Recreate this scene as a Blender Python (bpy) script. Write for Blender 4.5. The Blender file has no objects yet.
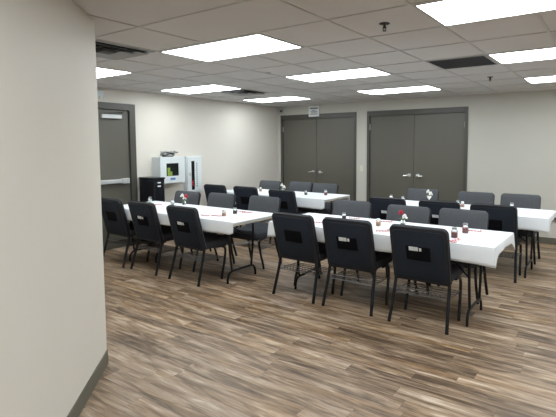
import bpy, bmesh, math, random
from mathutils import Vector, Matrix
random.seed(4)
PI = math.pi
C = bpy.context.scene.collection
S = bpy.context.scene
FT = 0.3048
H = 2.431            # ceiling height
XW = -0.42           # left (exit door) wall
YB = 5.302           # back wall
XR = 9.45            # right wall, out of frame
YR = -4.5            # rear wall, behind the camera
CX, CY = 2.93, -0.87 # corner of the angled wall

# ------------------------------------------------------------------ camera
cam = bpy.data.cameras.new('camera')
co = bpy.data.objects.new('camera', cam); C.objects.link(co)
F, YAW, PITCH, ROLL = 453.486, -0.58956, 0.071899, -0.00235
cy_, sy_, cp_, sp_ = math.cos(YAW), math.sin(YAW), math.cos(PITCH), math.sin(PITCH)
fwd = Vector((sy_*cp_, cy_*cp_, -sp_)); right = Vector((cy_, -sy_, 0)); up = right.cross(fwd)
cr, sr = math.cos(ROLL), math.sin(ROLL)
r2 = cr*right + sr*up; u2 = -sr*right + cr*up
M = Matrix((r2, u2, -fwd)).transposed().to_4x4()
M.translation = Vector((5.98325, -2.66658, 1.57518))
co.matrix_world = M
cam.sensor_fit = 'HORIZONTAL'; cam.sensor_width = 36
cam.lens = F/556*36
cam.shift_x = -40.63/556
cam.shift_y = -30.45/556
cam.clip_start = 0.05
S.camera = co
# ------------------------------------------------------------------ world, exposure
w = bpy.data.worlds.new('world'); S.world = w; w.use_nodes = True
w.node_tree.nodes['Background'].inputs[0].default_value = (0.6, 0.65, 0.7, 1)
w.node_tree.nodes['Background'].inputs[1].default_value = 0.3
S.view_settings.view_transform = 'Standard'; S.view_settings.look = 'None'
S.view_settings.gamma = 1; S.view_settings.use_curve_mapping = False
S.view_settings.exposure = 0.0
LAMP = 12.5
LAMP_COL = (0.89, 0.965, 1.0)

# ------------------------------------------------------------------ materials
def mat(name, col, rough=0.6, metal=0.0, noise=0.0, nscale=8.0, bump=0.0, bscale=60.0, spec=0.5, trans=0.0, sheen=0.0):
    m = bpy.data.materials.new(name); m.use_nodes = True
    nt = m.node_tree; b = nt.nodes['Principled BSDF']
    b.inputs['Roughness'].default_value = rough; b.inputs['Metallic'].default_value = metal
    b.inputs['Specular IOR Level'].default_value = spec
    b.inputs['Transmission Weight'].default_value = trans
    if sheen: b.inputs['Sheen Weight'].default_value = sheen
    tc = nt.nodes.new('ShaderNodeTexCoord')
    n = nt.nodes.new('ShaderNodeTexNoise'); n.inputs['Scale'].default_value = nscale; n.inputs['Detail'].default_value = 5
    nt.links.new(tc.outputs['Object'], n.inputs['Vector'])
    mx = nt.nodes.new('ShaderNodeMix'); mx.data_type = 'RGBA'
    k = max(noise, 0.01)
    mx.inputs[6].default_value = tuple(c*(1-k) for c in col)+(1,)
    mx.inputs[7].default_value = tuple(min(1, c*(1+k)) for c in col)+(1,)
    nt.links.new(n.outputs['Fac'], mx.inputs[0]); nt.links.new(mx.outputs[2], b.inputs['Base Color'])
    if bump:
        n2 = nt.nodes.new('ShaderNodeTexNoise'); n2.inputs['Scale'].default_value = bscale; n2.inputs['Detail'].default_value = 3
        nt.links.new(tc.outputs['Object'], n2.inputs['Vector'])
        bp = nt.nodes.new('ShaderNodeBump'); bp.inputs['Strength'].default_value = bump; bp.inputs['Distance'].default_value = 0.002
        nt.links.new(n2.outputs['Fac'], bp.inputs['Height']); nt.links.new(bp.outputs[0], b.inputs['Normal'])
    return m

def emit(name, col, s):
    m = bpy.data.materials.new(name); m.use_nodes = True
    nt = m.node_tree; b = nt.nodes['Principled BSDF']
    b.inputs['Base Color'].default_value = (0.8, 0.8, 0.8, 1)
    b.inputs['Emission Color'].default_value = col+(1,); b.inputs['Emission Strength'].default_value = s
    return m

def floor_mat():
    m = bpy.data.materials.new('wood_plank_vinyl'); m.use_nodes = True
    nt = m.node_tree; N = nt.nodes; L = nt.links; b = N['Principled BSDF']
    def math_(op, a, bb=None):
        n = N.new('ShaderNodeMath'); n.operation = op
        for i, v in enumerate((a, bb)):
            if v is None: continue
            if isinstance(v, (int, float)): n.inputs[i].default_value = v
            else: L.new(v, n.inputs[i])
        return n.outputs[0]
    tc = N.new('ShaderNodeTexCoord'); sx = N.new('ShaderNodeSeparateXYZ'); L.new(tc.outputs['Object'], sx.inputs[0])
    PW, PL = 0.125, 1.0
    row = math_('FLOOR', math_('DIVIDE', sx.outputs[1], PW))
    wn = N.new('ShaderNodeTexWhiteNoise'); wn.noise_dimensions = '1D'; L.new(row, wn.inputs['W'])
    xs = math_('ADD', math_('DIVIDE', sx.outputs[0], PL), wn.outputs['Value'])
    col = math_('FLOOR', xs)
    cv = N.new('ShaderNodeCombineXYZ'); L.new(row, cv.inputs[0]); L.new(col, cv.inputs[1])
    pn = N.new('ShaderNodeTexWhiteNoise'); pn.noise_dimensions = '2D'; L.new(cv.outputs[0], pn.inputs['Vector'])
    rnd = pn.outputs['Value']
    # grain coordinates, shifted for every plank
    off = math_('MULTIPLY', rnd, 37.0)
    def grain(sxv, syv, detail, dist, o2=0.0):
        g = N.new('ShaderNodeCombineXYZ')
        L.new(math_('ADD', math_('MULTIPLY', sx.outputs[0], sxv), off), g.inputs[0])
        L.new(math_('MULTIPLY', sx.outputs[1], syv), g.inputs[1]); L.new(math_('ADD', off, o2), g.inputs[2])
        n = N.new('ShaderNodeTexNoise'); n.inputs['Scale'].default_value = 1; n.inputs['Detail'].default_value = detail
        n.inputs['Distortion'].default_value = dist; n.inputs['Roughness'].default_value = 0.6
        L.new(g.outputs[0], n.inputs['Vector']); return n.outputs['Fac']
    g1 = grain(2.4, 19, 3, 0.6); g2 = grain(5, 85, 4, 0.2, 5.0); g3 = grain(0.9, 5, 2, 0.3, 9.0)
    v = math_('ADD', math_('MULTIPLY', g1, 0.75), math_('ADD', math_('MULTIPLY', g2, 0.30), math_('MULTIPLY', g3, 0.20)))
    v = math_('ADD', v, math_('MULTIPLY', math_('SUBTRACT', rnd, 0.5), 0.15))
    cr_ = N.new('ShaderNodeValToRGB'); e = cr_.color_ramp.elements
    e[0].position = 0.45; e[0].color = (0.088, 0.055, 0.034, 1)
    e[1].position = 0.80; e[1].color = (0.52, 0.42, 0.325, 1)
    a = e.new(0.54); a.color = (0.160, 0.108, 0.068, 1)
    a = e.new(0.635); a.color = (0.275, 0.192, 0.125, 1)
    a = e.new(0.73); a.color = (0.38, 0.287, 0.205, 1)
    L.new(v, cr_.inputs[0])
    g4 = grain(0.8, 9, 3, 0.4, 21.0)
    wr = N.new('ShaderNodeMapRange'); wr.inputs['From Min'].default_value = 0.46; wr.inputs['From Max'].default_value = 0.72
    L.new(math_('ADD', g4, math_('MULTIPLY', math_('SUBTRACT', rnd, 0.5), 0.16)), wr.inputs['Value'])
    wm = N.new('ShaderNodeMix'); wm.data_type = 'RGBA'; wm.blend_type = 'MULTIPLY'; wm.inputs[7].default_value = (0.85, 0.72, 0.55, 1)
    L.new(wr.outputs[0], wm.inputs[0]); L.new(cr_.outputs[0], wm.inputs[6])
    # joints
    fy = math_('FRACT', math_('DIVIDE', sx.outputs[1], PW)); fx = math_('FRACT', xs)
    j = math_('MAXIMUM', math_('LESS_THAN', fy, 0.018), math_('LESS_THAN', fx, 0.0022))
    mx = N.new('ShaderNodeMix'); mx.data_type = 'RGBA'; mx.inputs[7].default_value = (0.05, 0.035, 0.025, 1)
    L.new(math_('MULTIPLY', j, 0.55), mx.inputs[0]); L.new(wm.outputs[2], mx.inputs[6])
    L.new(mx.outputs[2], b.inputs['Base Color'])
    L.new(math_('ADD', math_('MULTIPLY', g2, 0.15), 0.36), b.inputs['Roughness'])
    b.inputs['Specular IOR Level'].default_value = 0.45
    bp = N.new('ShaderNodeBump'); bp.inputs['Strength'].default_value = 0.25; bp.inputs['Distance'].default_value = 0.001
    L.new(v, bp.inputs['Height']); L.new(bp.outputs[0], b.inputs['Normal'])
    return m

def speckle_mat(name, col):
    m = mat(name, col, 0.95, noise=0.05, nscale=1.2, bump=0.5, bscale=140, spec=0.1)
    return m

M_floor = floor_mat()
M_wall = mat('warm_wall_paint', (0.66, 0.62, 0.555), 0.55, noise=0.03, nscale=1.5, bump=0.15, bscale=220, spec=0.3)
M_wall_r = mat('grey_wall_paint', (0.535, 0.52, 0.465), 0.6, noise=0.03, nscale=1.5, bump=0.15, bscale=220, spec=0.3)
M_ceil = speckle_mat('ceiling_tile', (0.625, 0.605, 0.59))
M_tbar = mat('ceiling_bar', (0.53, 0.51, 0.495), 0.5)
M_base = mat('olive_rubber_base', (0.115, 0.108, 0.082), 0.5, noise=0.1)
M_door = mat('olive_grey_door_paint', (0.103, 0.097, 0.078), 0.42, noise=0.03, nscale=3)
M_frame = mat('dark_frame_paint', (0.066, 0.062, 0.052), 0.4, noise=0.03)
M_steel = mat('brushed_steel', (0.62, 0.62, 0.60), 0.3, metal=0.9)
M_dark_steel = mat('dull_hinge_steel', (0.10, 0.10, 0.09), 0.45, metal=0.6)
M_alu = mat('silver_bar', (0.55, 0.56, 0.55), 0.4, metal=0.5)
M_fabric = mat('charcoal_fabric', (0.086, 0.090, 0.098), 0.95, noise=0.22, nscale=55, bump=0.6, bscale=260, spec=0.15, sheen=0.15)
M_seat = mat('shaded_seat_fabric', (0.045, 0.048, 0.055), 0.95, noise=0.22, nscale=55, bump=0.6, bscale=260, spec=0.15)  # same charcoal fabric as the backrests, shade by the tables put into its colour
M_fabric_back = mat('navy_black_fabric', (0.018, 0.023, 0.033), 0.9, noise=0.2, nscale=50, bump=0.4, bscale=240, spec=0.2)
M_edge = mat('black_piping', (0.006, 0.007, 0.011), 0.7)
M_pocket = mat('black_pocket', (0.004, 0.004, 0.006), 0.8, spec=0.1)
M_card = mat('white_card', (0.70, 0.72, 0.74), 0.7, noise=0.15, nscale=40)
M_legs = mat('black_leg_metal', (0.006, 0.007, 0.009), 0.4, noise=0.1, spec=0.3)
M_wire = mat('dark_wire', (0.17, 0.17, 0.175), 0.35, metal=0.8)
M_cloth = mat('white_cloth', (0.74, 0.765, 0.79), 0.75, noise=0.02, nscale=6, bump=0.2, bscale=14, spec=0.2)
M_top = mat('cream_plastic', (0.62, 0.60, 0.54), 0.5, noise=0.03)
M_white = mat('white_enamel', (0.66, 0.70, 0.71), 0.4, noise=0.03)
M_black = mat('gloss_black', (0.008, 0.009, 0.013), 0.25, noise=0.1)
M_void = mat('vent_dark', (0.022, 0.024, 0.030), 0.8)
M_louver = mat('vent_louver', (0.36, 0.36, 0.36), 0.5)
M_grille = mat('grey_grille', (0.075, 0.078, 0.085), 0.6)
M_glass_dark = mat('dark_window', (0.01, 0.012, 0.012), 0.12)
M_green = mat('yellow_green_plastic', (0.24, 0.34, 0.05), 0.5, noise=0.2, nscale=12)
M_red = mat('red_plastic', (0.42, 0.02, 0.03), 0.4)
M_ink = mat('grey_print', (0.16, 0.17, 0.18), 0.8)
M_blue = mat('blue_print', (0.10, 0.20, 0.45), 0.6)
M_paper = mat('white_paper', (0.72, 0.74, 0.74), 0.7)
M_switch = mat('ivory_plate', (0.66, 0.63, 0.52), 0.5)
M_sprk = mat('bronze_sprinkler', (0.03, 0.028, 0.026), 0.45, metal=0.4)
M_glass = mat('clear_glass', (0.92, 0.95, 0.95), 0.05, trans=0.97)
M_pepper = mat('ground_pepper', (0.05, 0.045, 0.04), 0.8, noise=0.3, nscale=300)
M_salt = mat('white_salt', (0.75, 0.74, 0.72), 0.8)
M_amber = mat('pink_amber_filling', (0.70, 0.40, 0.27), 0.5, noise=0.2, nscale=80)
M_redfill = mat('dark_red_filling', (0.28, 0.06, 0.06), 0.5, noise=0.3, nscale=120)
M_petal_w = mat('white_petals', (0.80, 0.78, 0.74), 0.7, noise=0.1, nscale=60)
M_petal_r = mat('deep_red_petals', (0.40, 0.01, 0.03), 0.6, noise=0.2, nscale=60)
M_leaf = mat('green_leaf', (0.08, 0.14, 0.05), 0.6, noise=0.2)
M_stripe = None
def stripe_mat():
    m = mat('red_white_stripe', (0.7, 0.7, 0.7), 0.35); nt = m.node_tree
    wv = nt.nodes.new('ShaderNodeTexWave'); wv.inputs['Scale'].default_value = 22; wv.bands_direction = 'DIAGONAL'
    tc = nt.nodes['Texture Coordinate']; nt.links.new(tc.outputs['Object'], wv.inputs['Vector'])
    cr = nt.nodes.new('ShaderNodeValToRGB'); cr.color_ramp.interpolation = 'CONSTANT'
    cr.color_ramp.elements[0].color = (0.62, 0.03, 0.05, 1); cr.color_ramp.elements[1].position = 0.5; cr.color_ramp.elements[1].color = (0.8, 0.72, 0.72, 1)
    nt.links.new(wv.outputs['Color'], cr.inputs[0]); nt.links.new(cr.outputs[0], nt.nodes['Principled BSDF'].inputs['Base Color'])
    return m
M_stripe = stripe_mat()
M_lamp = emit('lit_diffuser', LAMP_COL, LAMP)

# ------------------------------------------------------------------ mesh helpers
def box(bm, x0, x1, y0, y1, z0, z1, bev=0.0, seg=2):
    t = bmesh.new(); bmesh.ops.create_cube(t, size=1)
    for v in t.verts:
        v.co = Vector(((x0+x1)/2+v.co.x*(x1-x0), (y0+y1)/2+v.co.y*(y1-y0), (z0+z1)/2+v.co.z*(z1-z0)))
    if bev: bmesh.ops.bevel(t, geom=list(t.edges), offset=bev, segments=seg, affect='EDGES', profile=0.5)
    merge(bm, t)
def merge(bm, t, mtx=None):
    me = bpy.data.meshes.new('tmp'); t.to_mesh(me); t.free()
    if mtx is not None: me.transform(mtx)
    bm.from_mesh(me); bpy.data.meshes.remove(me)
def tube(bm, pts, r, n=8, closed=False):
    pts = [Vector(p) for p in pts]; rings = []; prev = None; N = len(pts)
    for i, p in enumerate(pts):
        if closed: d = pts[(i+1) % N]-pts[i-1]
        else: d = pts[min(i+1, N-1)]-pts[max(i-1, 0)]
        d.normalize()
        if prev is None:
            a = Vector((0, 0, 1)) if abs(d.z) < 0.9 else Vector((1, 0, 0)); a = (a-d*a.dot(d)).normalized()
        else: a = (prev-d*prev.dot(d)).normalized()
        prev = a; b = d.cross(a); rr = r[i] if isinstance(r, (list, tuple)) else r
        rings.append([bm.verts.new(p+(a*math.cos(t)+b*math.sin(t))*rr) for t in [2*PI*k/n for k in range(n)]])
    for i in range(N if closed else N-1):
        A, B = rings[i], rings[(i+1) % N]
        for k in range(n): bm.faces.new((A[k], A[(k+1) % n], B[(k+1) % n], B[k]))
    if not closed: bm.faces.new(rings[0][::-1]); bm.faces.new(rings[-1])
def smooth_path(pts, k=5):
    P = [Vector(p) for p in pts]; P = [P[0]]+P+[P[-1]]; out = []
    for i in range(1, len(P)-2):
        for j in range(k):
            t = j/k; a, b, c, d = P[i-1:i+3]
            out.append(0.5*((2*b)+(c-a)*t+(2*a-5*b+4*c-d)*t*t+(3*b-a-3*c+d)*t**3))
    out.append(P[-2]); return out
def lathe(bm, prof, c=(0, 0, 0), n=14):
    c = Vector(c); rings = []
    for r, z in prof: rings.append([bm.verts.new(c+Vector((max(r, 1e-4)*math.cos(2*PI*k/n), max(r, 1e-4)*math.sin(2*PI*k/n), z))) for k in range(n)])
    for A, B in zip(rings, rings[1:]):
        for k in range(n): bm.faces.new((A[k], A[(k+1) % n], B[(k+1) % n], B[k]))
    bm.faces.new(rings[0][::-1]); bm.faces.new(rings[-1])
def round_outline(w, h, r, n=6):
    out = []
    for cx, cz, a0 in ((w/2-r[0], h-r[0], 0), (-w/2+r[0], h-r[0], 90), (-w/2+r[1], r[1], 180), (w/2-r[1], r[1], 270)):
        rr = r[0] if a0 < 180 else r[1]
        for k in range(n+1):
            a = math.radians(a0+90*k/n); out.append((cx+rr*math.cos(a), cz+rr*math.sin(a)))
    return out
def pad(w, h, th, r, puff=0.0, bev=0.012):
    """upholstered pad: outline in XZ, thickness along Y from 0 to th, rim rounded, front face (y=th) puffed"""
    t = bmesh.new(); o = round_outline(w, h, r)
    rings = []
    for ins, y in ((bev, 0), (bev*0.3, bev*0.3), (0, bev), (0, th-bev), (bev*0.3, th-bev*0.3), (bev, th), (bev*3, th+puff*0.6), (bev*7, th+puff)):
        sx = (w-2*ins)/w; sz = (h-2*ins)/h
        rings.append([t.verts.new((x*sx, y, (z-h/2)*sz+h/2)) for x, z in o])
    n = len(o)
    for A, B in zip(rings, rings[1:]):
        for k in range(n): t.faces.new((A[k], A[(k+1) % n], B[(k+1) % n], B[k]))
    t.faces.new(rings[0][::-1]); t.faces.new(rings[-1])
    bmesh.ops.recalc_face_normals(t, faces=t.faces)
    return t
def obj(name, bm, m, parent=None, smooth=False, loc=None):
    bmesh.ops.recalc_face_normals(bm, faces=bm.faces)
    me = bpy.data.meshes.new(name); bm.to_mesh(me); bm.free(); me.materials.append(m)
    if smooth:
        for p in me.polygons: p.use_smooth = True
        try: me.set_sharp_from_angle(angle=math.radians(40))
        except Exception: pass
    o = bpy.data.objects.new(name, me); C.objects.link(o)
    if parent: o.parent = parent
    if loc: o.location = loc
    return o
def thing(name, label=None, cat=None, loc=(0, 0, 0), rz=0, group=None, kind=None):
    o = bpy.data.objects.new(name, None); C.objects.link(o); o.empty_display_size = 0.1
    o.location = loc; o.rotation_euler = (0, 0, rz)
    return tag(o, label, cat, group, kind)
def tag(o, label=None, cat=None, group=None, kind=None):
    if label: o['label'] = label
    if cat: o['category'] = cat
    if group: o['group'] = group
    if kind: o['kind'] = kind
    return o
def dup(root, loc, rz, label, group=None):
    r = root.copy(); C.objects.link(r); r.location = loc; r.rotation_euler = (0, 0, rz); r['label'] = label
    if group: r['group'] = group
    for ch in list(root.children):
        c = ch.copy(); C.objects.link(c); c.parent = r
        for g in list(ch.children):
            d = g.copy(); C.objects.link(d); d.parent = c
    return r
def struct(name, bm, m, parent=None):
    o = obj(name, bm, m, parent)
    if not parent: o['kind'] = 'structure'
    return o

# ------------------------------------------------------------------ the setting
T = 0.12
bm = bmesh.new(); box(bm, XW-T, XR+T, YR-T, YB+T, -0.1, 0); struct('floor', bm, M_floor)
bm = bmesh.new(); box(bm, XW-T, XR+T, YR-T, YB+T, H, H+0.1); struct('ceiling', bm, M_ceil)

D1 = (0.66, 1.60)            # exit door leaf, along y in the left wall
DH = 2.13
# left wall with door opening
bm = bmesh.new()
box(bm, XW-T, XW, CY, D1[0]-0.03, 0, H); box(bm, XW-T, XW, D1[1]+0.03, YB, 0, H); box(bm, XW-T, XW, D1[0]-0.03, D1[1]+0.03, DH+0.02, H)
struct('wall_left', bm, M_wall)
DD = [(-0.35, 1.560), (1.805, 3.755)]   # outer frame extents of the double doors on the back wall
FW = 0.055
bm = bmesh.new(); xs = [XW-T]+[v for a in DD for v in (a[0]+0.02, a[1]-0.02)]+[XR+T]
for i in range(0, len(xs), 2): box(bm, xs[i], xs[i+1], YB, YB+T, 0, H)
for a in DD: box(bm, a[0]+0.02, a[1]-0.02, YB, YB+T, DH+0.06, H)
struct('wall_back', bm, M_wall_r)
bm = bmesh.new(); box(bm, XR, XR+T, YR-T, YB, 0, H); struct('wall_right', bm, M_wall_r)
ex = CX+(CY-YR)              # where the angled wall meets the rear wall
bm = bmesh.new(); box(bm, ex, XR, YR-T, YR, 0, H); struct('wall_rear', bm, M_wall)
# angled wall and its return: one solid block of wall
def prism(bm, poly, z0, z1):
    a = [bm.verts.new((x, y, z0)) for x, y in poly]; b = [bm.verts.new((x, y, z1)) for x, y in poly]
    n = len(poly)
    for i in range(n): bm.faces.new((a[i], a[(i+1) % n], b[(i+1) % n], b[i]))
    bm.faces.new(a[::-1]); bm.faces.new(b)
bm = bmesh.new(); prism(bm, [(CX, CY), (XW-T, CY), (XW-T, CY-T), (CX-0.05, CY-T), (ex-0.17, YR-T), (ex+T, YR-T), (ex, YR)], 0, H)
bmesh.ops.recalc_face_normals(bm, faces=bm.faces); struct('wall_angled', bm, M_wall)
# baseboards
BH, BT = 0.102, 0.007
bm = bmesh.new()
for a, b in ((XW, DD[0][0]), (DD[0][1], DD[1][0]), (DD[1][1], XR)): box(bm, a, b, YB-BT, YB, 0, BH, 0.002, 1)
struct('baseboard_back', bm, M_base)
bm = bmesh.new(); box(bm, XW, XW+BT, CY, D1[0]-0.1, 0, BH, 0.002, 1); box(bm, XW, XW+BT, D1[1]+0.1, YB-BT, 0, BH, 0.002, 1)
struct('baseboard_left', bm, M_base)
s = BT*0.7071
bm = bmesh.new(); prism(bm, [(CX, CY), (CX+BT*0.4, CY+BT), (CX+2*s, CY), (ex+2*s, YR), (ex, YR)], 0, BH)
prism(bm, [(XW+BT, CY), (XW+BT, CY+BT), (CX+BT*0.4, CY+BT), (CX, CY)], 0, BH)
struct('baseboard_angled', bm, M_base)
# suspended ceiling grid (2 ft modules)
bm = bmesh.new()
gx = [i*2*FT for i in range(-1, 16) if XW < i*2*FT < XR]; gy = [j*2*FT for j in range(-8, 9) if YR < j*2*FT < YB]
for x in gx: box(bm, x-0.010, x+0.010, 0.6 if abs(x-12*FT) < 0.01 else YR, YB, H-0.006, H+0.001)
for y in gy: box(bm, XW, XR, y-0.010, y+0.010, H-0.0055, H+0.001)
box(bm, XW, XR, YB-0.022, YB, H-0.006, H+0.001); box(bm, XW, XW+0.022, CY, YB, H-0.006, H+0.001)
struct('trim_1', bm, M_tbar)

# ---- doors
def lever(bm, x, y, z, d, ny=-1):
    """rose + neck + lever pointing to d along x, face normal along ny*y"""
    t = bmesh.new(); lathe(t, [(0.034, 0), (0.034, 0.010), (0.014, 0.014), (0.010, 0.055), (0.004, 0.06)], n=14)
    merge(bm, t, Matrix.Translation((x, y, z)) @ Matrix.Rotation(PI/2, 4, 'X'))
    tube(bm, smooth_path([(x, y-0.05, z), (x+d*0.03, y-0.055, z), (x+d*0.07, y-0.052, z-0.003), (x+d*0.10, y-0.045, z-0.002)], 3), [0.015]*4+[0.011]*6, 8)
for idx, (a, b) in enumerate(DD):
    dr = thing('door_%d' % (idx+2), 'pair of olive grey double doors %s' % ('next to the room corner' if idx == 0 else 'right of the light switch'), 'door', (0, 0, 0), kind='structure')
    bm = bmesh.new()
    box(bm, a, a+FW, YB-0.02, YB+0.10, 0, DH+0.06+FW-0.01, 0.003, 1); box(bm, b-FW, b, YB-0.02, YB+0.10, 0, DH+0.06+FW-0.01, 0.003, 1)
    box(bm, a+FW, b-FW, YB-0.02, YB+0.10, DH+0.01, DH+0.06+FW-0.01, 0.003, 1)
    obj('door_frame', bm, M_frame, dr)
    m_ = (a+b)/2-0.01
    for k, (l0, l1, d) in enumerate(((a+FW+0.003, m_-0.003, -1), (m_+0.003, b-FW-0.003, 1))):
        bm = bmesh.new(); box(bm, l0, l1, YB+0.012, YB+0.057, 0.008, DH+0.006, 0.002, 1)
        leaf = obj('door_leaf', bm, M_door, dr)
        bm = bmesh.new(); lever(bm, m_+d*0.085, YB+0.012, 1.01, d); h = obj('handle', bm, M_steel, leaf, True); h['label'] = 'silver lever handle'
        hx = l0-0.002 if d < 0 else l1+0.002
        for z in (0.25, 1.08, 1.93):
            bm = bmesh.new(); tube(bm, [(hx, YB+0.004, z-0.055), (hx, YB+0.004, z+0.055)], 0.009, 8); obj('hinge', bm, M_steel if z > 1.5 else M_dark_steel, leaf)
# exit door on the left wall
dr = thing('door_1', 'single olive grey exit door with a silver push bar', 'door', kind='structure')
bm = bmesh.new(); f = 0.10; y0, y1 = D1
box(bm, XW-0.11, XW+0.02, y0-f, y0, 0, DH+f-0.01, 0.003, 1); box(bm, XW-0.11, XW+0.02, y1, y1+f, 0, DH+f-0.01, 0.003, 1); box(bm, XW-0.11, XW+0.02, y0, y1, DH-0.01, DH+f-0.01, 0.003, 1)
box(bm, XW-0.10, XW-0.06, y1-0.02, y1, 0, DH-0.01); box(bm, XW-0.10, XW-0.06, y0, y0+0.02, 0, DH-0.01); box(bm, XW-0.10, XW-0.06, y0+0.02, y1-0.02, DH-0.03, DH-0.01)
obj('door_frame', bm, M_frame, dr)
bm = bmesh.new(); box(bm, XW-0.058, XW-0.014, y0+0.004, y1-0.004, 0.008, DH-0.014, 0.002, 1); leaf = obj('door_leaf', bm, M_door, dr)
bm = bmesh.new(); box(bm, XW-0.013, XW+0.045, y0+0.06, y1-0.09, 1.005, 1.065, 0.006); box(bm, XW-0.013, XW+0.055, y1-0.17, y1-0.05, 0.995, 1.075, 0.008); box(bm, XW-0.013, XW+0.052, y0+0.03, y0+0.09, 1.0, 1.07, 0.006)
o = obj('push_bar', bm, M_alu, leaf); o['label'] = 'silver push bar'
bm = bmesh.new(); box(bm, XW-0.013, XW+0.035, 1.14, 1.46, 1.985, 2.045, 0.006); o = obj('door_closer', bm, M_alu, leaf); o['label'] = 'silver door closer'
tb = bmesh.new(); box(tb, XW+0.0, XW+0.03, 1.20, 1.23, 2.045, 2.06); tube(tb, [(XW+0.015, 1.22, 2.06), (XW+0.11, 1.42, 2.07), (XW+0.03, 1.52, 2.12)], 0.008, 6)
obj('closer_arm', tb, M_dark_steel, leaf)

# ------------------------------------------------------------------ ceiling fittings
def make_light():
    t = thing('ceiling_light', 'x', 'ceiling light')
    bm = bmesh.new(); W2, L2, e = 2*FT-0.012, FT-0.012, 0.014
    box(bm, -W2, W2, -L2, -L2+e, -0.008, 0.0); box(bm, -W2, W2, L2-e, L2, -0.008, 0.0)
    box(bm, -W2, -W2+e, -L2+e, L2-e, -0.008, 0.0); box(bm, W2-e, W2, -L2+e, L2-e, -0.008, 0.0)
    obj('frame', bm, M_louver, t)
    bm = bmesh.new(); box(bm, -W2+e, W2-e, -L2+e, L2-e, -0.006, -0.001); obj('diffuser', bm, M_lamp, t)
    return t
lt0 = make_light(); first = True
NM = {(0, 0): 'lit ceiling panel partly hidden by the angled wall, above the exit door', (0, 1): 'lit ceiling panel nearest the exit door side, beside the small dark vent',
      (0, 2): 'small far lit ceiling panel nearest the room corner', (1, 0): 'large lit ceiling panel in the upper left middle of the photo',
      (1, 1): 'lit ceiling panel in the centre of the room', (1, 2): 'far lit ceiling panel in front of the right double doors',
      (2, 0): 'largest lit ceiling panel, cut by the top right corner of the photo', (2, 1): 'lit ceiling panel beside the grey return grille',
      (2, 2): 'far lit ceiling panel at the right edge over the bare wall'}
spots = [(c, r) for c in range(3) for r in range(3)]+[(2, -1), (3, -1), (3, 0), (3, 1), (3, 2), (3, -2)]
for c, r in spots:
    x, y = (8*c+2)*FT, (6*r+1)*FT
    lab = NM.get((c, r), 'lit ceiling panel outside the frame, behind or right of the camera')
    if first: lt = lt0; lt.location = (x, y, H); lt['label'] = lab; first = False
    else: lt = dup(lt0, (x, y, H), 0, lab)
    lt['group'] = 'lit ceiling panels'

def diffuser_vent(name, label, ix, iy):
    t = thing(name, label, 'ceiling vent', ((ix+1)*FT, (iy+1)*FT, H))
    h_ = FT-0.013
    bm = bmesh.new(); box(bm, -h_, h_, -h_, h_, -0.004, -0.001); obj('backing', bm, M_void, t)
    bm = bmesh.new(); e = 0.03
    box(bm, -h_, h_, -h_, -h_+e, -0.010, -0.004); box(bm, -h_, h_, h_-e, h_, -0.010, -0.004); box(bm, -h_, -h_+e, -h_+e, h_-e, -0.010, -0.004); box(bm, h_-e, h_, -h_+e, h_-e, -0.010, -0.004)
    obj('frame', bm, M_louver, t)
    for q, s_ in enumerate((0.20, 0.12)):
        b_ = bmesh.new(); w_ = 0.055; zt, zb = -0.006, -0.030-0.004*q
        for k in range(4):
            pts = []
            for (rr, z) in ((s_, zt), (s_+w_, zb)):
                pts.append([(rr, -rr, z), (rr, rr, z)])
            a = k*PI/2; R_ = Matrix.Rotation(a, 3, 'Z')
            vs = [b_.verts.new(R_ @ Vector(p)) for p in (pts[0][0], pts[0][1], pts[1][1], pts[1][0])]
            vs2 = [b_.verts.new(v.co+Vector((0, 0, 0.0015))) for v in vs]
            b_.faces.new(vs); b_.faces.new(vs2[::-1])
            for i in range(4): b_.faces.new((vs[i], vs[(i+1) % 4], vs2[(i+1) % 4], vs2[i]))
        obj('louver', b_, M_grille if name != 'ceiling_vent' else M_louver, t)
    bm = bmesh.new(); box(bm, -0.06, 0.06, -0.06, 0.06, -0.03, -0.006); obj('louver', bm, M_grille, t)
    return t
diffuser_vent('ceiling_vent', 'square supply vent with dark slots beside the angled wall', 6, -2)
diffuser_vent('ceiling_vent', 'small dark square vent between the far left lit panels', 2, 8)
t = thing('return_grille', 'dark grey square return grille beside a lit ceiling panel', 'ceiling vent', (15*FT, 7*FT, H))
h_ = FT-0.013
bm = bmesh.new(); box(bm, -h_, h_, -h_, h_, -0.003, -0.001); obj('backing', bm, M_void, t)
bm = bmesh.new(); e = 0.016
box(bm, -h_, h_, -h_, -h_+e, -0.009, -0.003); box(bm, -h_, h_, h_-e, h_, -0.009, -0.003); box(bm, -h_, -h_+e, -h_+e, h_-e, -0.009, -0.003); box(bm, h_-e, h_, -h_+e, h_-e, -0.009, -0.003)
obj('frame', bm, M_louver, t)
bm = bmesh.new()
for k in range(1, 24):
    v = -h_+e+(2*h_-2*e)*k/24
    box(bm, v-0.0015, v+0.0015, -h_+e, h_-e, -0.009, -0.003); box(bm, -h_+e, h_-e, v-0.0015, v+0.0015, -0.0088, -0.003)
obj('grid', bm, M_grille, t)

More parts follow.
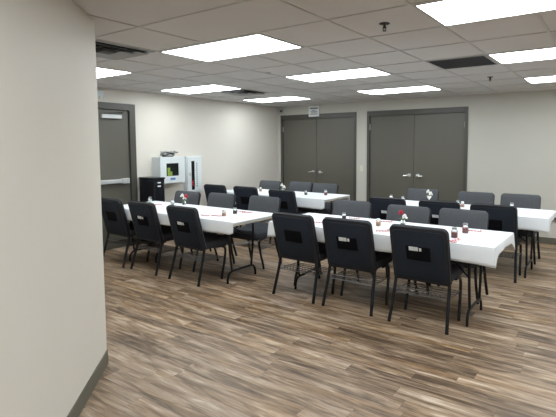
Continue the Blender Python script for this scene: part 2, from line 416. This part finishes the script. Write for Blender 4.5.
def sprinkler(x, y, label, m, flush=False):
    t = thing('sprinkler', label, 'sprinkler', (x, y, H), group='ceiling sprinklers')
    bm = bmesh.new(); lathe(bm, [(0.037, -0.0005), (0.037, -0.005), (0.016, -0.010), (0.004, -0.011)], n=16); obj('escutcheon', bm, m, t, True)
    if flush:
        bm = bmesh.new(); lathe(bm, [(0.010, -0.010), (0.010, -0.014), (0.003, -0.015)], n=12); obj('deflector', bm, m, t)
        return
    bm = bmesh.new(); tube(bm, [(0, 0, -0.005), (0, 0, -0.035)], 0.009, 8)
    tube(bm, [(-0.008, 0, -0.02), (-0.013, 0, -0.035), (-0.004, 0, -0.052)], 0.003, 6); tube(bm, [(0.008, 0, -0.02), (0.013, 0, -0.035), (0.004, 0, -0.052)], 0.003, 6)
    obj('body', bm, m, t)
    bm = bmesh.new(); lathe(bm, [(0.014, -0.054), (0.014, -0.051), (0.003, -0.050)], n=12); obj('deflector', bm, m, t)
sprinkler(14.95*FT, 1.0*FT, 'dark sprinkler nearest the camera, left of the largest lit panel', M_sprk)
sprinkler(14.97*FT, 11*FT, 'small dark sprinkler beyond the return grille, near the bare wall', M_sprk)
sprinkler(8.1*FT, 4.96*FT, 'pale flush sprinkler in the middle of the ceiling', M_louver, True)
sprinkler(1*FT, 11.4*FT, 'tiny pale sprinkler beyond the small square vent', M_louver)

# ------------------------------------------------------------------ wall fittings
t = thing('emergency_light', 'white box light high on the wall over the exit door', 'light', (XW+0.001, 1.08, 2.30))
bm = bmesh.new(); box(bm, 0, 0.06, -0.15, 0.09, 0.0, 0.085, 0.008); obj('housing', bm, M_white, t)
bm = bmesh.new(); lathe(bm, [(0.028, 0), (0.035, 0.03), (0.03, 0.035)], (0.04, 0.055, -0.03)); obj('lamp_head', bm, M_white, t, True)
t = thing('motion_sensor', 'tiny grey sensor high up in the room corner', 'sensor', (XW+0.10, YB-0.001, 2.30))
bm = bmesh.new(); box(bm, -0.03, 0.03, -0.04, 0, 0, 0.075, 0.01); obj('housing', bm, M_louver, t)
bm = bmesh.new(); box(bm, -0.018, 0.018, -0.045, -0.04, 0.012, 0.045, 0.003); obj('lens', bm, M_black, t)

t = thing('room_sign', 'small white paper sign above the double doors near the corner', 'sign', (0.558, YB-0.030, 2.180))
bm = bmesh.new(); box(bm, -0.133, 0.133, -0.004, 0.004, 0, 0.222, 0.001, 1); obj('sheet', bm, M_paper, t)
bm = bmesh.new(); box(bm, -0.10, 0.10, -0.0048, -0.004, 0.158, 0.185)
for k, w_ in enumerate((0.05, 0.085, 0.07, 0.10)): box(bm, -w_, w_, -0.0048, -0.004, 0.125-k*0.027, 0.138-k*0.027)
obj('print', bm, M_ink, t)
t = thing('light_switch', 'ivory light switch on the wall strip between the double doors', 'light switch', (1.682, YB, 1.06))
bm = bmesh.new(); box(bm, -0.036, 0.036, -0.006, 0, 0, 0.118, 0.003); obj('plate', bm, M_switch, t)
bm = bmesh.new(); box(bm, -0.006, 0.006, -0.014, -0.006, 0.048, 0.07, 0.002); obj('toggle', bm, M_switch, t)

# white wall cabinet with a window (side of it shows)
t = thing('defibrillator_cabinet', 'white box cabinet with a small dark window on the left wall', 'cabinet', (XW, 2.235, 0.96))
bm = bmesh.new(); D_ = 0.215; box(bm, 0.0, D_-0.02, -0.245, 0.245, 0, 0.43, 0.004, 1); obj('body', bm, M_white, t)
bm = bmesh.new(); wy, wz0, wz1 = 0.115, 0.115, 0.325
for a in ((-0.245, -wy-0.01, 0, 0.43), (wy-0.01+0.02, 0.245, 0, 0.43), (-wy-0.01, wy+0.01, 0, wz0), (-wy-0.01, wy+0.01, wz1, 0.43)): box(bm, D_-0.018, D_, a[0], a[1], a[2], a[3])
dd = obj('door', bm, M_white, t)
bm = bmesh.new(); box(bm, D_-0.016, D_-0.011, -wy-0.01, wy+0.01, wz0, wz1); obj('window', bm, M_glass_dark, dd)
bm = bmesh.new(); box(bm, D_-0.011, D_-0.006, -0.100, -0.045, wz0+0.005, wz0+0.14, 0.002, 1); box(bm, D_-0.011, D_-0.006, -0.045, -0.005, wz0+0.005, wz0+0.075, 0.002, 1); o = obj('inner_pack', bm, M_green, dd); o['label'] = 'yellow green case behind the window'
bm = bmesh.new(); box(bm, D_, D_+0.002, -0.05, 0.05, 0.05, 0.085); o = obj('sticker', bm, M_blue, dd); o['label'] = 'pale blue sticker'
# tangle on top
t = thing('cable_bundle', 'tangle of black and grey cable lying on top of the white cabinet', 'cable', (XW+0.10, 2.25, 1.391))
for nm, m_, sd, n_ in (('cable', M_black, 3, 3), ('lead', M_louver, 8, 3)):
    bm = bmesh.new(); rr = random.Random(sd)
    for q in range(n_):
        pts = []; cx0 = rr.uniform(-0.05, 0.08)
        for k in range(14):
            a = k/14*2*PI*1.5; pts.append((0.045*math.sin(a+q)+rr.uniform(-.008, .008), cx0+0.12*math.cos(a)+rr.uniform(-.02, .02), 0.014+0.065*abs(math.sin(a*0.5+q))+rr.uniform(0, 0.012)))
        tube(bm, smooth_path(pts, 3), 0.008, 6)
    obj(nm, bm, m_, t, True)
bm = bmesh.new(); box(bm, -0.05, 0.05, -0.10, 0.06, 0.0, 0.022, 0.004, 1); obj('adapter', bm, M_grille, t)

t = thing('extinguisher_cabinet', 'tall narrow pale extinguisher cabinet with a slit window, right of the white box', 'cabinet', (XW, 2.80, 0.745))
bm = bmesh.new(); hh = 0.645; box(bm, 0, 0.085, -0.175, 0.175, 0, hh, 0.003, 1); obj('body', bm, M_white, t)
bm = bmesh.new(); sy0, sy1, sz0, sz1 = -0.075, 0.0, 0.05, 0.56
for a in ((-0.160, sy0, 0.02, hh-0.02), (sy1, 0.160, 0.02, hh-0.02), (sy0, sy1, 0.02, sz0), (sy0, sy1, sz1, hh-0.02)): box(bm, 0.087, 0.100, a[0], a[1], a[2], a[3])
dd = obj('door', bm, M_white, t)
bm = bmesh.new(); box(bm, 0.088, 0.092, sy0, sy1, sz0, sz1); obj('window', bm, M_glass_dark, dd)
bm = bmesh.new(); box(bm, 0.0925, 0.096, sy0+0.015, sy1-0.030, 0.12, 0.215, 0.001, 1); o = obj('extinguisher', bm, M_red, dd); o['label'] = 'red cylinder glimpsed through the slit'
bm = bmesh.new()
for k in range(11): box(bm, 0.100, 0.1012, 0.035, 0.058, 0.10+k*0.040, 0.126+k*0.040)
o = obj('lettering', bm, M_ink, dd)
bm = bmesh.new(); box(bm, 0.100, 0.115, -0.12, -0.10, 0.30, 0.36, 0.003); obj('latch', bm, M_steel, dd)

# black cabinet on the floor by the exit door
t = thing('storage_cabinet', 'black upright cabinet standing beside the exit door', 'cabinet', (XW+0.012, 1.735, 0))
bm = bmesh.new(); box(bm, 0, 0.385, 0.0, 0.19, 0.03, 1.05, 0.006); box(bm, 0.02, 0.36, 0.02, 0.17, 0, 0.03); obj('body', bm, M_black, t)
bm = bmesh.new(); box(bm, -0.0, 0.395, -0.006, 0.196, 1.05, 1.078, 0.006); obj('lid', bm, M_black, t)
for z0, z1 in ((0.06, 0.52), (0.54, 1.03)):
    bm = bmesh.new(); box(bm, 0.385, 0.397, 0.01, 0.18, z0, z1, 0.004); d_ = obj('door', bm, M_black, t)
    bm = bmesh.new(); box(bm, 0.397, 0.412, 0.155, 0.165, z1-0.14, z1-0.04, 0.003); obj('handle', bm, M_dark_steel, d_)
for z in (1.0, 0.945):
    bm = bmesh.new(); box(bm, 0.397, 0.3985, 0.05, 0.11, z-0.009, z+0.009); obj('sticker', bm, M_card, t)

# ------------------------------------------------------------------ chairs
def make_chair():
    t = thing('banquet_chair', 'x', 'chair')
    th = math.atan2(0.125, 0.50)
    tilt = Matrix.Translation((0, 0.095, 0.378)) @ Matrix.Rotation(th, 4, 'X')
    # backrest: local y=0 is the rear surface, leans back as it rises
    bm = bmesh.new(); merge(bm, pad(0.512, 0.512, 0.046, (0.045, 0.03), 0.008, 0.012), tilt @ Matrix.Translation((0, 0.008, 0)))
    br = obj('backrest', bm, M_fabric, t, True)
    bm = bmesh.new(); merge(bm, pad(0.518, 0.516, 0.036, (0.046, 0.03), 0.0, 0.008), tilt @ Matrix.Translation((0, -0.003, -0.002)))
    bp = obj('back_panel', bm, M_edge, t, True); bp['label'] = 'black rear shell of the backrest'
    bm = bmesh.new(); merge(bm, pad(0.455, 0.455, 0.010, (0.035, 0.03), 0.0, 0.004), tilt @ Matrix.Translation((0, -0.008, 0.028))); obj('rear_upholstery', bm, M_fabric_back, bp, True)
    # rim piping
    o_ = round_outline(0.516, 0.514, (0.046, 0.03)); bm = bmesh.new()
    tube(bm, [tilt @ Vector((x, 0.033, z-0.002)) for x, z in o_], 0.0048, 6, True); obj('piping', bm, M_edge, br, True)
    # pocket on rear panel
    bm = bmesh.new(); x0, x1, z0, z1 = -0.112, 0.105, 0.215, 0.345
    bb = bmesh.new(); box(bb, x0, x1, -0.016, -0.007, z0, z1, 0.003, 1); merge(bm, bb, tilt); pk = obj('pocket', bm, M_pocket, t)
    bm = bmesh.new(); bb = bmesh.new(); box(bb, x0+0.03, x1-0.105, -0.0185, -0.016, z1-0.040, z1-0.004, 0.0, 1); box(bb, x1-0.095, x1-0.075, -0.0185, -0.016, z1-0.038, z1-0.010, 0.0, 1); merge(bm, bb, tilt)
    cd = obj('card', bm, M_card, pk); cd['label'] = 'white card tucked in the pocket'
    # seat
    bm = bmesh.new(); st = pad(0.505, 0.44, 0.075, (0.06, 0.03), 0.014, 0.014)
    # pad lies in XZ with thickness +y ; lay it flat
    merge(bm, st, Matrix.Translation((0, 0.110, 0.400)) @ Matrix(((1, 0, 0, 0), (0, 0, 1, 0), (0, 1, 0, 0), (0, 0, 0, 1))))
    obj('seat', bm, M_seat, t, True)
    bm = bmesh.new(); box(bm, -0.225, 0.225, 0.10, 0.50, 0.385, 0.400, 0.004, 1)
    tube(bm, [(-0.235, 0.10, 0.40), (0.235, 0.10, 0.40)], 0.011, 8); tube(bm, [(-0.235, 0.44, 0.388), (0.235, 0.44, 0.388)], 0.011, 8)
    obj('seat_frame', bm, M_legs, t, True)
    for s in (-1, 1):
        bm = bmesh.new(); tube(bm, smooth_path([(s*0.240, 0.112, 0.47), (s*0.245, 0.106, 0.38), (s*0.249, 0.070, 0.24), (s*0.262, 0.0, 0.0)], 4), 0.0155, 8); obj('leg', bm, M_legs, t, True)
        bm = bmesh.new(); tube(bm, smooth_path([(s*0.238, 0.30, 0.392), (s*0.242, 0.385, 0.385), (s*0.246, 0.425, 0.34), (s*0.250, 0.405, 0.20), (s*0.254, 0.37, 0.08), (s*0.256, 0.355, 0.0)], 4), 0.0145, 8); obj('leg', bm, M_legs, t, True)
        bm = bmesh.new(); tube(bm, [(s*0.246, 0.075, 0.26), (s*0.247, 0.415, 0.26)], 0.005, 6); obj('stretcher', bm, M_wire, t, True)
    # wire book rack
    bm = bmesh.new()
    for y in (0.085, 0.14, 0.20, 0.26, 0.32, 0.38): tube(bm, [(-0.247, y, 0.262), (0.247, y, 0.262)], 0.004, 5)
    for k in range(12):
        x = -0.215+k*0.039; tube(bm, smooth_path([(x, 0.088, 0.300), (x, 0.090, 0.266), (x, 0.13, 0.259), (x, 0.38, 0.259)], 2), 0.003, 5)
    tube(bm, [(-0.247, 0.088, 0.302), (0.247, 0.088, 0.302)], 0.0045, 5)
    obj('book_rack', bm, M_wire, t, True)
    return t
chair0 = make_chair(); used = [False]; CARDED = [True]
def place(x, y, rz, label, group):
    if not used[0]:
        used[0] = True; c = chair0; c.location = (x, y, 0); c.rotation_euler = (0, 0, rz); c['label'] = label; c['group'] = group
    else: c = dup(chair0, (x, y, 0), rz, label, group)
    if not CARDED[0]: NOCARD.append(c)
    return c
NOCARD = []
TN = {'R1': 'the front right table', 'L1': 'the front left table', 'R2': 'the back right table', 'L2': 'the back left table'}
POS3 = ['leftmost', 'middle', 'rightmost']
near = {'R1': [(3.215, 0.985, -0.03), (3.85, 0.99, 0.02), (4.562, 0.98, 0.0)],
        'L1': [(0.40, 0.735, -0.03), (1.065, 0.74, -0.03), (1.83, 0.73, -0.03)],
        'R2': [(3.41, 2.81, 0.0), (4.11, 2.82, 0.0), (4.76, 2.80, 0.02)],
        'L2': [(0.0, 2.96, 0.0), (0.72, 2.97, 0.0), (1.58, 2.87, -0.04)]}
far = {'R1': [(3.205, 2.25, 0.05), (3.98, 2.18, -0.02), (4.59, 2.22, 0.0)],
       'L1': [(0.52, 1.93, 0.03), (1.18, 2.00, 0.0), (1.965, 2.03, 0.02)],
       'R2': [(3.38, 4.20, 0.0), (4.22, 4.14, 0.0), (4.82, 4.18, 0.0)],
       'L2': [(0.25, 4.20, 0.0), (0.94, 4.28, 0.0), (1.53, 4.22, 0.02)]}
CARD = {('R1', 1), ('R1', 2), ('L1', 1), ('L1', 2), ('R2', 0), ('R2', 1)}
for k in ('R1', 'L1', 'R2', 'L2'):
    for i, (x, y, a) in enumerate(near[k]):
        CARDED[0] = (k, i) in CARD
        c = place(x, y, a, 'black banquet chair seen from behind, %s on the near side of %s' % (POS3[i], TN[k]), 'chairs around the tables')
    for i, (x, y, a) in enumerate(far[k]):
        c = place(x, y, PI+a, 'charcoal banquet chair facing the camera, %s on the far side of %s' % (POS3[i], TN[k]), 'chairs around the tables')

for c in NOCARD:         # these pockets are empty
    for p in c.children:
        for q in list(p.children):
            if q.name.startswith('card'): bpy.data.objects.remove(q, do_unlink=True)
# ------------------------------------------------------------------ tables and cloths
TZ = 0.745
def make_table():
    """origin on the floor under the centre; 2.34 x 0.76"""
    t = thing('folding_table', 'x', 'table')
    bm = bmesh.new(); box(bm, -1.167, 1.167, -0.376, 0.376, TZ-0.045, TZ-0.002, 0.010); obj('tabletop', bm, M_top, t)
    bm = bmesh.new(); box(bm, -1.0, 1.0, -0.31, -0.285, TZ-0.075, TZ-0.046); box(bm, -1.0, 1.0, 0.285, 0.31, TZ-0.075, TZ-0.046); obj('rail', bm, M_legs, t)
    for s in (-1, 1):
        xl = s*0.93; bm = bmesh.new()
        for q in (-1, 1): tube(bm, smooth_path([(xl, q*0.20, TZ-0.05), (xl, q*0.20, 0.45), (xl, q*0.165, 0.14)], 4), 0.013, 8)
        tube(bm, [(xl, -0.24, TZ-0.062), (xl, 0.24, TZ-0.062)], 0.012, 8)
        for q in (-1, 1): tube(bm, [(xl, q*0.20, 0.42), (xl-s*0.36, q*0.02, TZ-0.06)], 0.007, 6)
        tube(bm, smooth_path([(xl, -0.235, 0.0), (xl, -0.23, 0.06), (xl, -0.20, 0.115), (xl, -0.12, 0.13), (xl, 0.12, 0.13), (xl, 0.20, 0.115), (xl, 0.23, 0.06), (xl, 0.235, 0.0)], 4), 0.0125, 8)
        obj('leg', bm, M_legs, t, True)
    return t
def make_cloth(name, cx, cy, side, dl, dr, seed, corner=0.015):
    """white cloth over the 2.34 x 0.76 table; side/dl/dr = how far it hangs at long sides, left and right end"""
    r_ = random.Random(seed); bm = bmesh.new()
    A, B = 1.174, 0.3835; R = 0.010
    # perimeter points
    per = []
    def seg(p, q, n, kind):
        for i in range(n):
            u = i/n
            if kind in 'rl' and i == 1: u = 0.005
            if kind in 'rl' and i == n-1: u = 0.995
            per.append(((p[0]+(q[0]-p[0])*u, p[1]+(q[1]-p[1])*u), kind, u))
    NL, NS = 60, 22
    seg((-A, -B), (A, -B), NL, 'f'); seg((A, -B), (A, B), NS, 'r'); seg((A, B), (-A, B), NL, 'b'); seg((-A, B), (-A, -B), NS, 'l')
    n = len(per)
    base = {'f': side, 'b': side, 'r': dr, 'l': dl}; nxt = {'f': 'r', 'r': 'b', 'b': 'l', 'l': 'f'}; prv = {v: k for k, v in nxt.items()}
    nrm = {'f': Vector((0, -1)), 'b': Vector((0, 1)), 'r': Vector((1, 0)), 'l': Vector((-1, 0))}
    L_ = {'f': 2*A, 'b': 2*A, 'r': 2*B, 'l': 2*B}
    ph = [r_.uniform(0, 6.28) for _ in range(4)]
    def rnd_corner(x, y):   # slightly rounded corner
        return Vector((x, y))
    top_ring = [bm.verts.new((p[0], p[1], TZ+0.004)) for p, k, u in per]
    rows = [top_ring]
    for j in range(1, 7):
        v_ = j/6; ring = []
        for i, (p, k, u) in enumerate(per):
            d = u*L_[k]; e_ = (1-u)*L_[k]
            drop = base[k]
            wa = math.exp(-(d/0.07)**1.0); wb = math.exp(-(e_/0.07)**1.0)
            ca = max(base[prv[k]], base[k]); cb = max(base[nxt[k]], base[k])
            okc = lambda o: min(1, min(base[o], base[k])/0.05)
            drop = drop*(1-max(wa, wb)) + wa*(ca+corner*okc(prv[k])) + wb*(cb+corner*okc(nxt[k])) if max(wa, wb) > 0.01 else drop
            if base[k] < 0.03: drop = base[k] + (side-0.02-base[k])*max(math.exp(-d/0.004), math.exp(-e_/0.004)) * (1 if min(d, e_) < 1e-6 else 0)
            drop = max(drop, 0.008)
            nv = nrm[k].copy()
            if d < 0.05: nv = (nrm[k]*(0.5+d/0.1)+nrm[prv[k]]*(0.5-d/0.1)*(1 if base[prv[k]] > .03 else 0))
            if e_ < 0.05: nv = (nrm[k]*(0.5+e_/0.1)+nrm[nxt[k]]*(0.5-e_/0.1)*(1 if base[nxt[k]] > .03 else 0))
            nv.normalize()
            s_ = p[0] if k in 'fb' else p[1]
            wave = 0.003*math.sin(s_*9+ph[0])+0.003*math.sin(s_*23+ph[1])
            cw = 0.012*(wa*min(1, base[prv[k]]/0.05)+wb*min(1, base[nxt[k]]/0.05)) if base[k] > 0.03 else 0
            out = 0.003+(0.006+wave*(1 if base[k] > 0.03 else 0.1)+cw)*v_
            hem = 1+0.03*math.sin(s_*5+ph[2])
            ring.append(bm.verts.new((p[0]+nv.x*out, p[1]+nv.y*out, TZ+0.004-drop*hem*v_)))
        rows.append(ring)
    for a_, b_ in zip(rows, rows[1:]):
        for i in range(n): bm.faces.new((a_[i], a_[(i+1) % n], b_[(i+1) % n], b_[i]))
    # top surface grid with faint fold creases
    grid = {}
    for i in range(NL+1):
        for j in range(NS+1):
            x = -A+2*A*i/NL; y = -B+2*B*j/NS
            if j == 0: v = rows[0][i] if i < NL else rows[0][NL]
            elif i == NL: v = rows[0][NL+j] if j < NS else rows[0][NL+NS]
            elif j == NS: v = rows[0][NL+NS+(NL-i)]
            elif i == 0: v = rows[0][NL+NS+NL+(NS-j)]
            else: v = bm.verts.new((x, y, TZ+0.0035+0.0012*math.exp(-((x % 0.61-0.3)/0.03)**2)))
            grid[i, j] = v
    for i in range(NL):
        for j in range(NS): bm.faces.new((grid[i, j], grid[i+1, j], grid[i+1, j+1], grid[i, j+1]))
    bmesh.ops.recalc_face_normals(bm, faces=bm.faces)
    o = obj('tablecloth', bm, M_cloth, None, True, (cx, cy, 0))
    md = o.modifiers.new('thickness', 'SOLIDIFY'); md.thickness = 0.0018; md.offset = 1
    return o
TB = {'R1': (3.985, 1.485, 0.150, 0.13, 0.065), 'L1': (1.360, 1.215, 0.135, 0.13, 0.012), 'R2': (4.15, 3.32, 0.150, 0.13, 0.055), 'L2': (1.05, 3.49, 0.150, 0.13, 0.012)}
tb0 = make_table(); g = True
for k, (cx, cy, sd, dl, dr_) in TB.items():
    lab = {'R1': 'long folding table nearest the camera at the right, black legs', 'L1': 'long folding table at the front left, end frame of black legs showing',
           'R2': 'long folding table at the back right, before the bare wall', 'L2': 'long folding table at the back left, before the corner double doors'}[k]
    if g: tb = tb0; tb.location = (cx, cy, 0); tb['label'] = lab; g = False
    else: tb = dup(tb0, (cx, cy, 0), 0, lab)
    tb['group'] = 'long folding tables'
    c = make_cloth('tablecloth', cx, cy, sd, dl, dr_, sum(map(ord, k)))
    tag(c, 'white tablecloth draped over %s' % TN[k], 'tablecloth', 'white tablecloths')

# ------------------------------------------------------------------ things on the tables
ZT = TZ+0.0068
def jar_proto(name, label, fill, lid, h=0.085, r=0.026):
    t = thing(name, label, 'jar')
    bm = bmesh.new(); lathe(bm, [(r*0.9, 0), (r, 0.006), (r, h*0.62), (r*0.72, h*0.76), (r*0.72, h*0.8)]); b = obj('glass_body', bm, M_glass, t, True)
    bm = bmesh.new(); lathe(bm, [(r*0.82, 0.004), (r*0.86, 0.008), (r*0.86, h*0.5), (r*0.4, h*0.52)]); obj('filling', bm, fill, b, True)
    bm = bmesh.new(); lathe(bm, [(r*0.80, h*0.78), (r*0.82, h*0.80), (r*0.78, h*0.96), (r*0.3, h)]); obj('lid', bm, lid, t, True)
    return t
def flowers(x, y, label, cols, h=0.12, goblet=False):
    t = thing('flower_vase', label, 'vase', (x, y, ZT), group='small flower vases')
    bm = bmesh.new()
    if goblet: lathe(bm, [(0.030, 0), (0.028, 0.004), (0.006, 0.012), (0.006, 0.055), (0.026, 0.075), (0.034, 0.105)])
    else: lathe(bm, [(0.022, 0), (0.026, 0.01), (0.027, 0.04), (0.018, 0.058), (0.021, 0.066)])
    obj('vase_body', bm, M_glass if not goblet else M_petal_w, t, True)
    zb = 0.10 if goblet else 0.06; rr = random.Random(int(x*100)); n = len(cols)
    bm = bmesh.new()
    for i in range(n): tube(bm, [(0, 0, 0.012), ((i-(n-1)/2)*0.02, rr.uniform(-.01, .01), zb+h*0.3)], 0.0018, 5)
    for i in range(4):
        a = i*1.6+0.4; p = [Vector((0, 0, zb*0.8)), Vector((0.03*math.cos(a), 0.03*math.sin(a), zb+0.01)), Vector((0.05*math.cos(a), 0.05*math.sin(a), zb+0.002))]
        tube(bm, p, [0.002, 0.008, 0.001], 5)
    obj('stems', bm, M_leaf, t)
    for i, cm in enumerate(cols):
        fx = (i-(n-1)/2)*0.040; fy = rr.uniform(-.012, .012); fz = zb+h*0.22+(0.03 if i % 2 == 0 else 0.0)+rr.uniform(-.004, .008)
        bm = bmesh.new()
        for q in range(9):
            a = q*2.4; d_ = 0.004+0.0019*q; s = bmesh.new(); bmesh.ops.create_icosphere(s, subdivisions=1, radius=0.015)
            merge(bm, s, Matrix.Translation((fx+d_*math.cos(a), fy+d_*math.sin(a), fz+0.024-0.0040*q)) @ Matrix.Rotation(a, 4, 'Z') @ Matrix.Diagonal((1.0, 0.8, 0.85, 1)))
        obj('flower', bm, cm, t, True)
M_lidsteel = mat('dull_lid_steel', (0.35, 0.35, 0.34), 0.35, metal=0.7)
pep = jar_proto('shaker', 'x', M_pepper, M_lidsteel, 0.075, 0.025); amb = jar_proto('candle_jar', 'x', M_amber, M_salt, 0.075, 0.026); salt = jar_proto('shaker', 'x', M_salt, M_lidsteel); redj = jar_proto('spice_jar', 'x', M_redfill, M_lidsteel, 0.095, 0.029)
protos = {'pep': [pep, False, 'shakers on the tables'], 'amb': [amb, False, 'pale jars on the tables'], 'salt': [salt, False, 'shakers on the tables'], 'red': [redj, False, 'red jars on the tables']}
def put(k, x, y, label):
    pr = protos[k]
    if not pr[1]: pr[1] = True; o = pr[0]; o.location = (x, y, ZT); o['label'] = label; o['group'] = pr[2]
    else: o = dup(pr[0], (x, y, ZT), 0, label, pr[2])
put('pep', 3.43, 1.66, 'dark shaker behind the middle near chair of the front right table')
put('amb', 3.93, 1.50, 'pale amber jar left of the red and white flowers')
put('red', 4.765, 1.33, 'dark red jar nearer the camera at the right of the front table')
put('red', 4.785, 1.60, 'larger dark red jar behind the other near the right table end')
put('pep', 2.11, 1.30, 'dark shaker near the end of the front left table')
put('amb', 2.13, 1.10, 'pink amber jar near the end of the front left table')
put('salt', 0.30, 1.42, 'pale shaker beside the leftmost chairs of the front left table')
put('salt', 0.80, 1.42, 'pale shaker just left of the flowers on the front left table')
put('salt', 3.13, 3.55, 'pale shaker at the left end of the back right table')
put('salt', 3.36, 3.45, 'second pale shaker from the left on the back right table')
put('salt', 4.165, 3.42, 'pale shaker between the right pair of chairs, back right table')
put('amb', 4.235, 3.40, 'small pale jar beside the shaker on the back right table')
put('red', 4.845, 3.44, 'pinkish jar at the right part of the back right table')
put('red', 1.93, 3.60, 'dark pinkish jar at the right end of the back left table')
put('pep', 1.62, 3.47, 'dark shaker left of the pinkish jar on the back left table')
put('pep', 0.24, 3.30, 'dark shaker at the left part of the back left table')
put('amb', 0.60, 3.50, 'white jar on the back left table, seen between two chair backs')
flowers(4.125, 1.68, 'small vase of red and white flowers on the front right table', [M_petal_r, M_petal_w])
flowers(0.92, 1.52, 'small vase with white and dark red flowers, front left table', [M_petal_w, M_petal_w, M_petal_r])
flowers(3.72, 3.55, 'white footed cup of white flowers on the back right table', [M_petal_w, M_petal_w], goblet=True)
flowers(1.02, 3.62, 'small vase with cream flowers on the back left table', [M_petal_w, M_salt])
# striped sweets lying on the cloths
def cane():
    bm = bmesh.new()
    pts = [(-0.06, 0, 0), (-0.02, 0, 0), (0.02, 0, 0), (0.045, 0, 0)]+[(0.045+0.018*math.sin(a), 0.018-0.018*math.cos(a), 0) for a in (0.6, 1.2, 1.8, 2.4, 3.0)]
    tube(bm, pts, 0.0058, 8); return obj('candy_cane', bm, M_stripe, None, True)
cn = cane(); fst = True
for x, y, a, lb in ((3.32, 1.32, 0.4, 'red striped candy cane between the two left chairs, front right table'), (3.50, 1.76, 0.1, 'red striped candy cane behind the dark shaker, front right table'),
                    (4.10, 1.24, 0.5, 'red striped candy cane beside the rightmost near chair, front right table'), (4.16, 1.32, -0.6, 'second striped candy cane crossing the one by the rightmost near chair'),
                    (3.90, 1.75, 0.2, 'red striped candy cane behind the pale amber jar'), (4.81, 1.20, 0.9, 'red striped candy cane nearest the right end of the front table'),
                    (4.84, 1.72, 0.2, 'red striped candy cane behind the dark red jars'), (4.78, 1.12, -0.2, 'striped candy cane on the cloth edge by the nearest chair'),
                    (2.05, 1.04, 0.1, 'red striped candy cane beside the pink amber jar'), (1.92, 0.98, -0.1, 'red striped candy cane next to the right near chair, front left table'),
                    (2.19, 1.42, 0.3, 'red striped candy cane behind the dark shaker, front left table'), (2.05, 1.46, 0.0, 'second striped candy cane behind the dark shaker, front left table'),
                    (0.62, 1.30, 0.2, 'red striped candy cane at the left part of the front left table')):
    if fst: o = cn; fst = False
    else: o = cn.copy(); C.objects.link(o)
    o.location = (x, y, ZT+0.0062); o.rotation_euler = (0, 0, a)
    tag(o, lb, 'candy', 'striped candy canes')
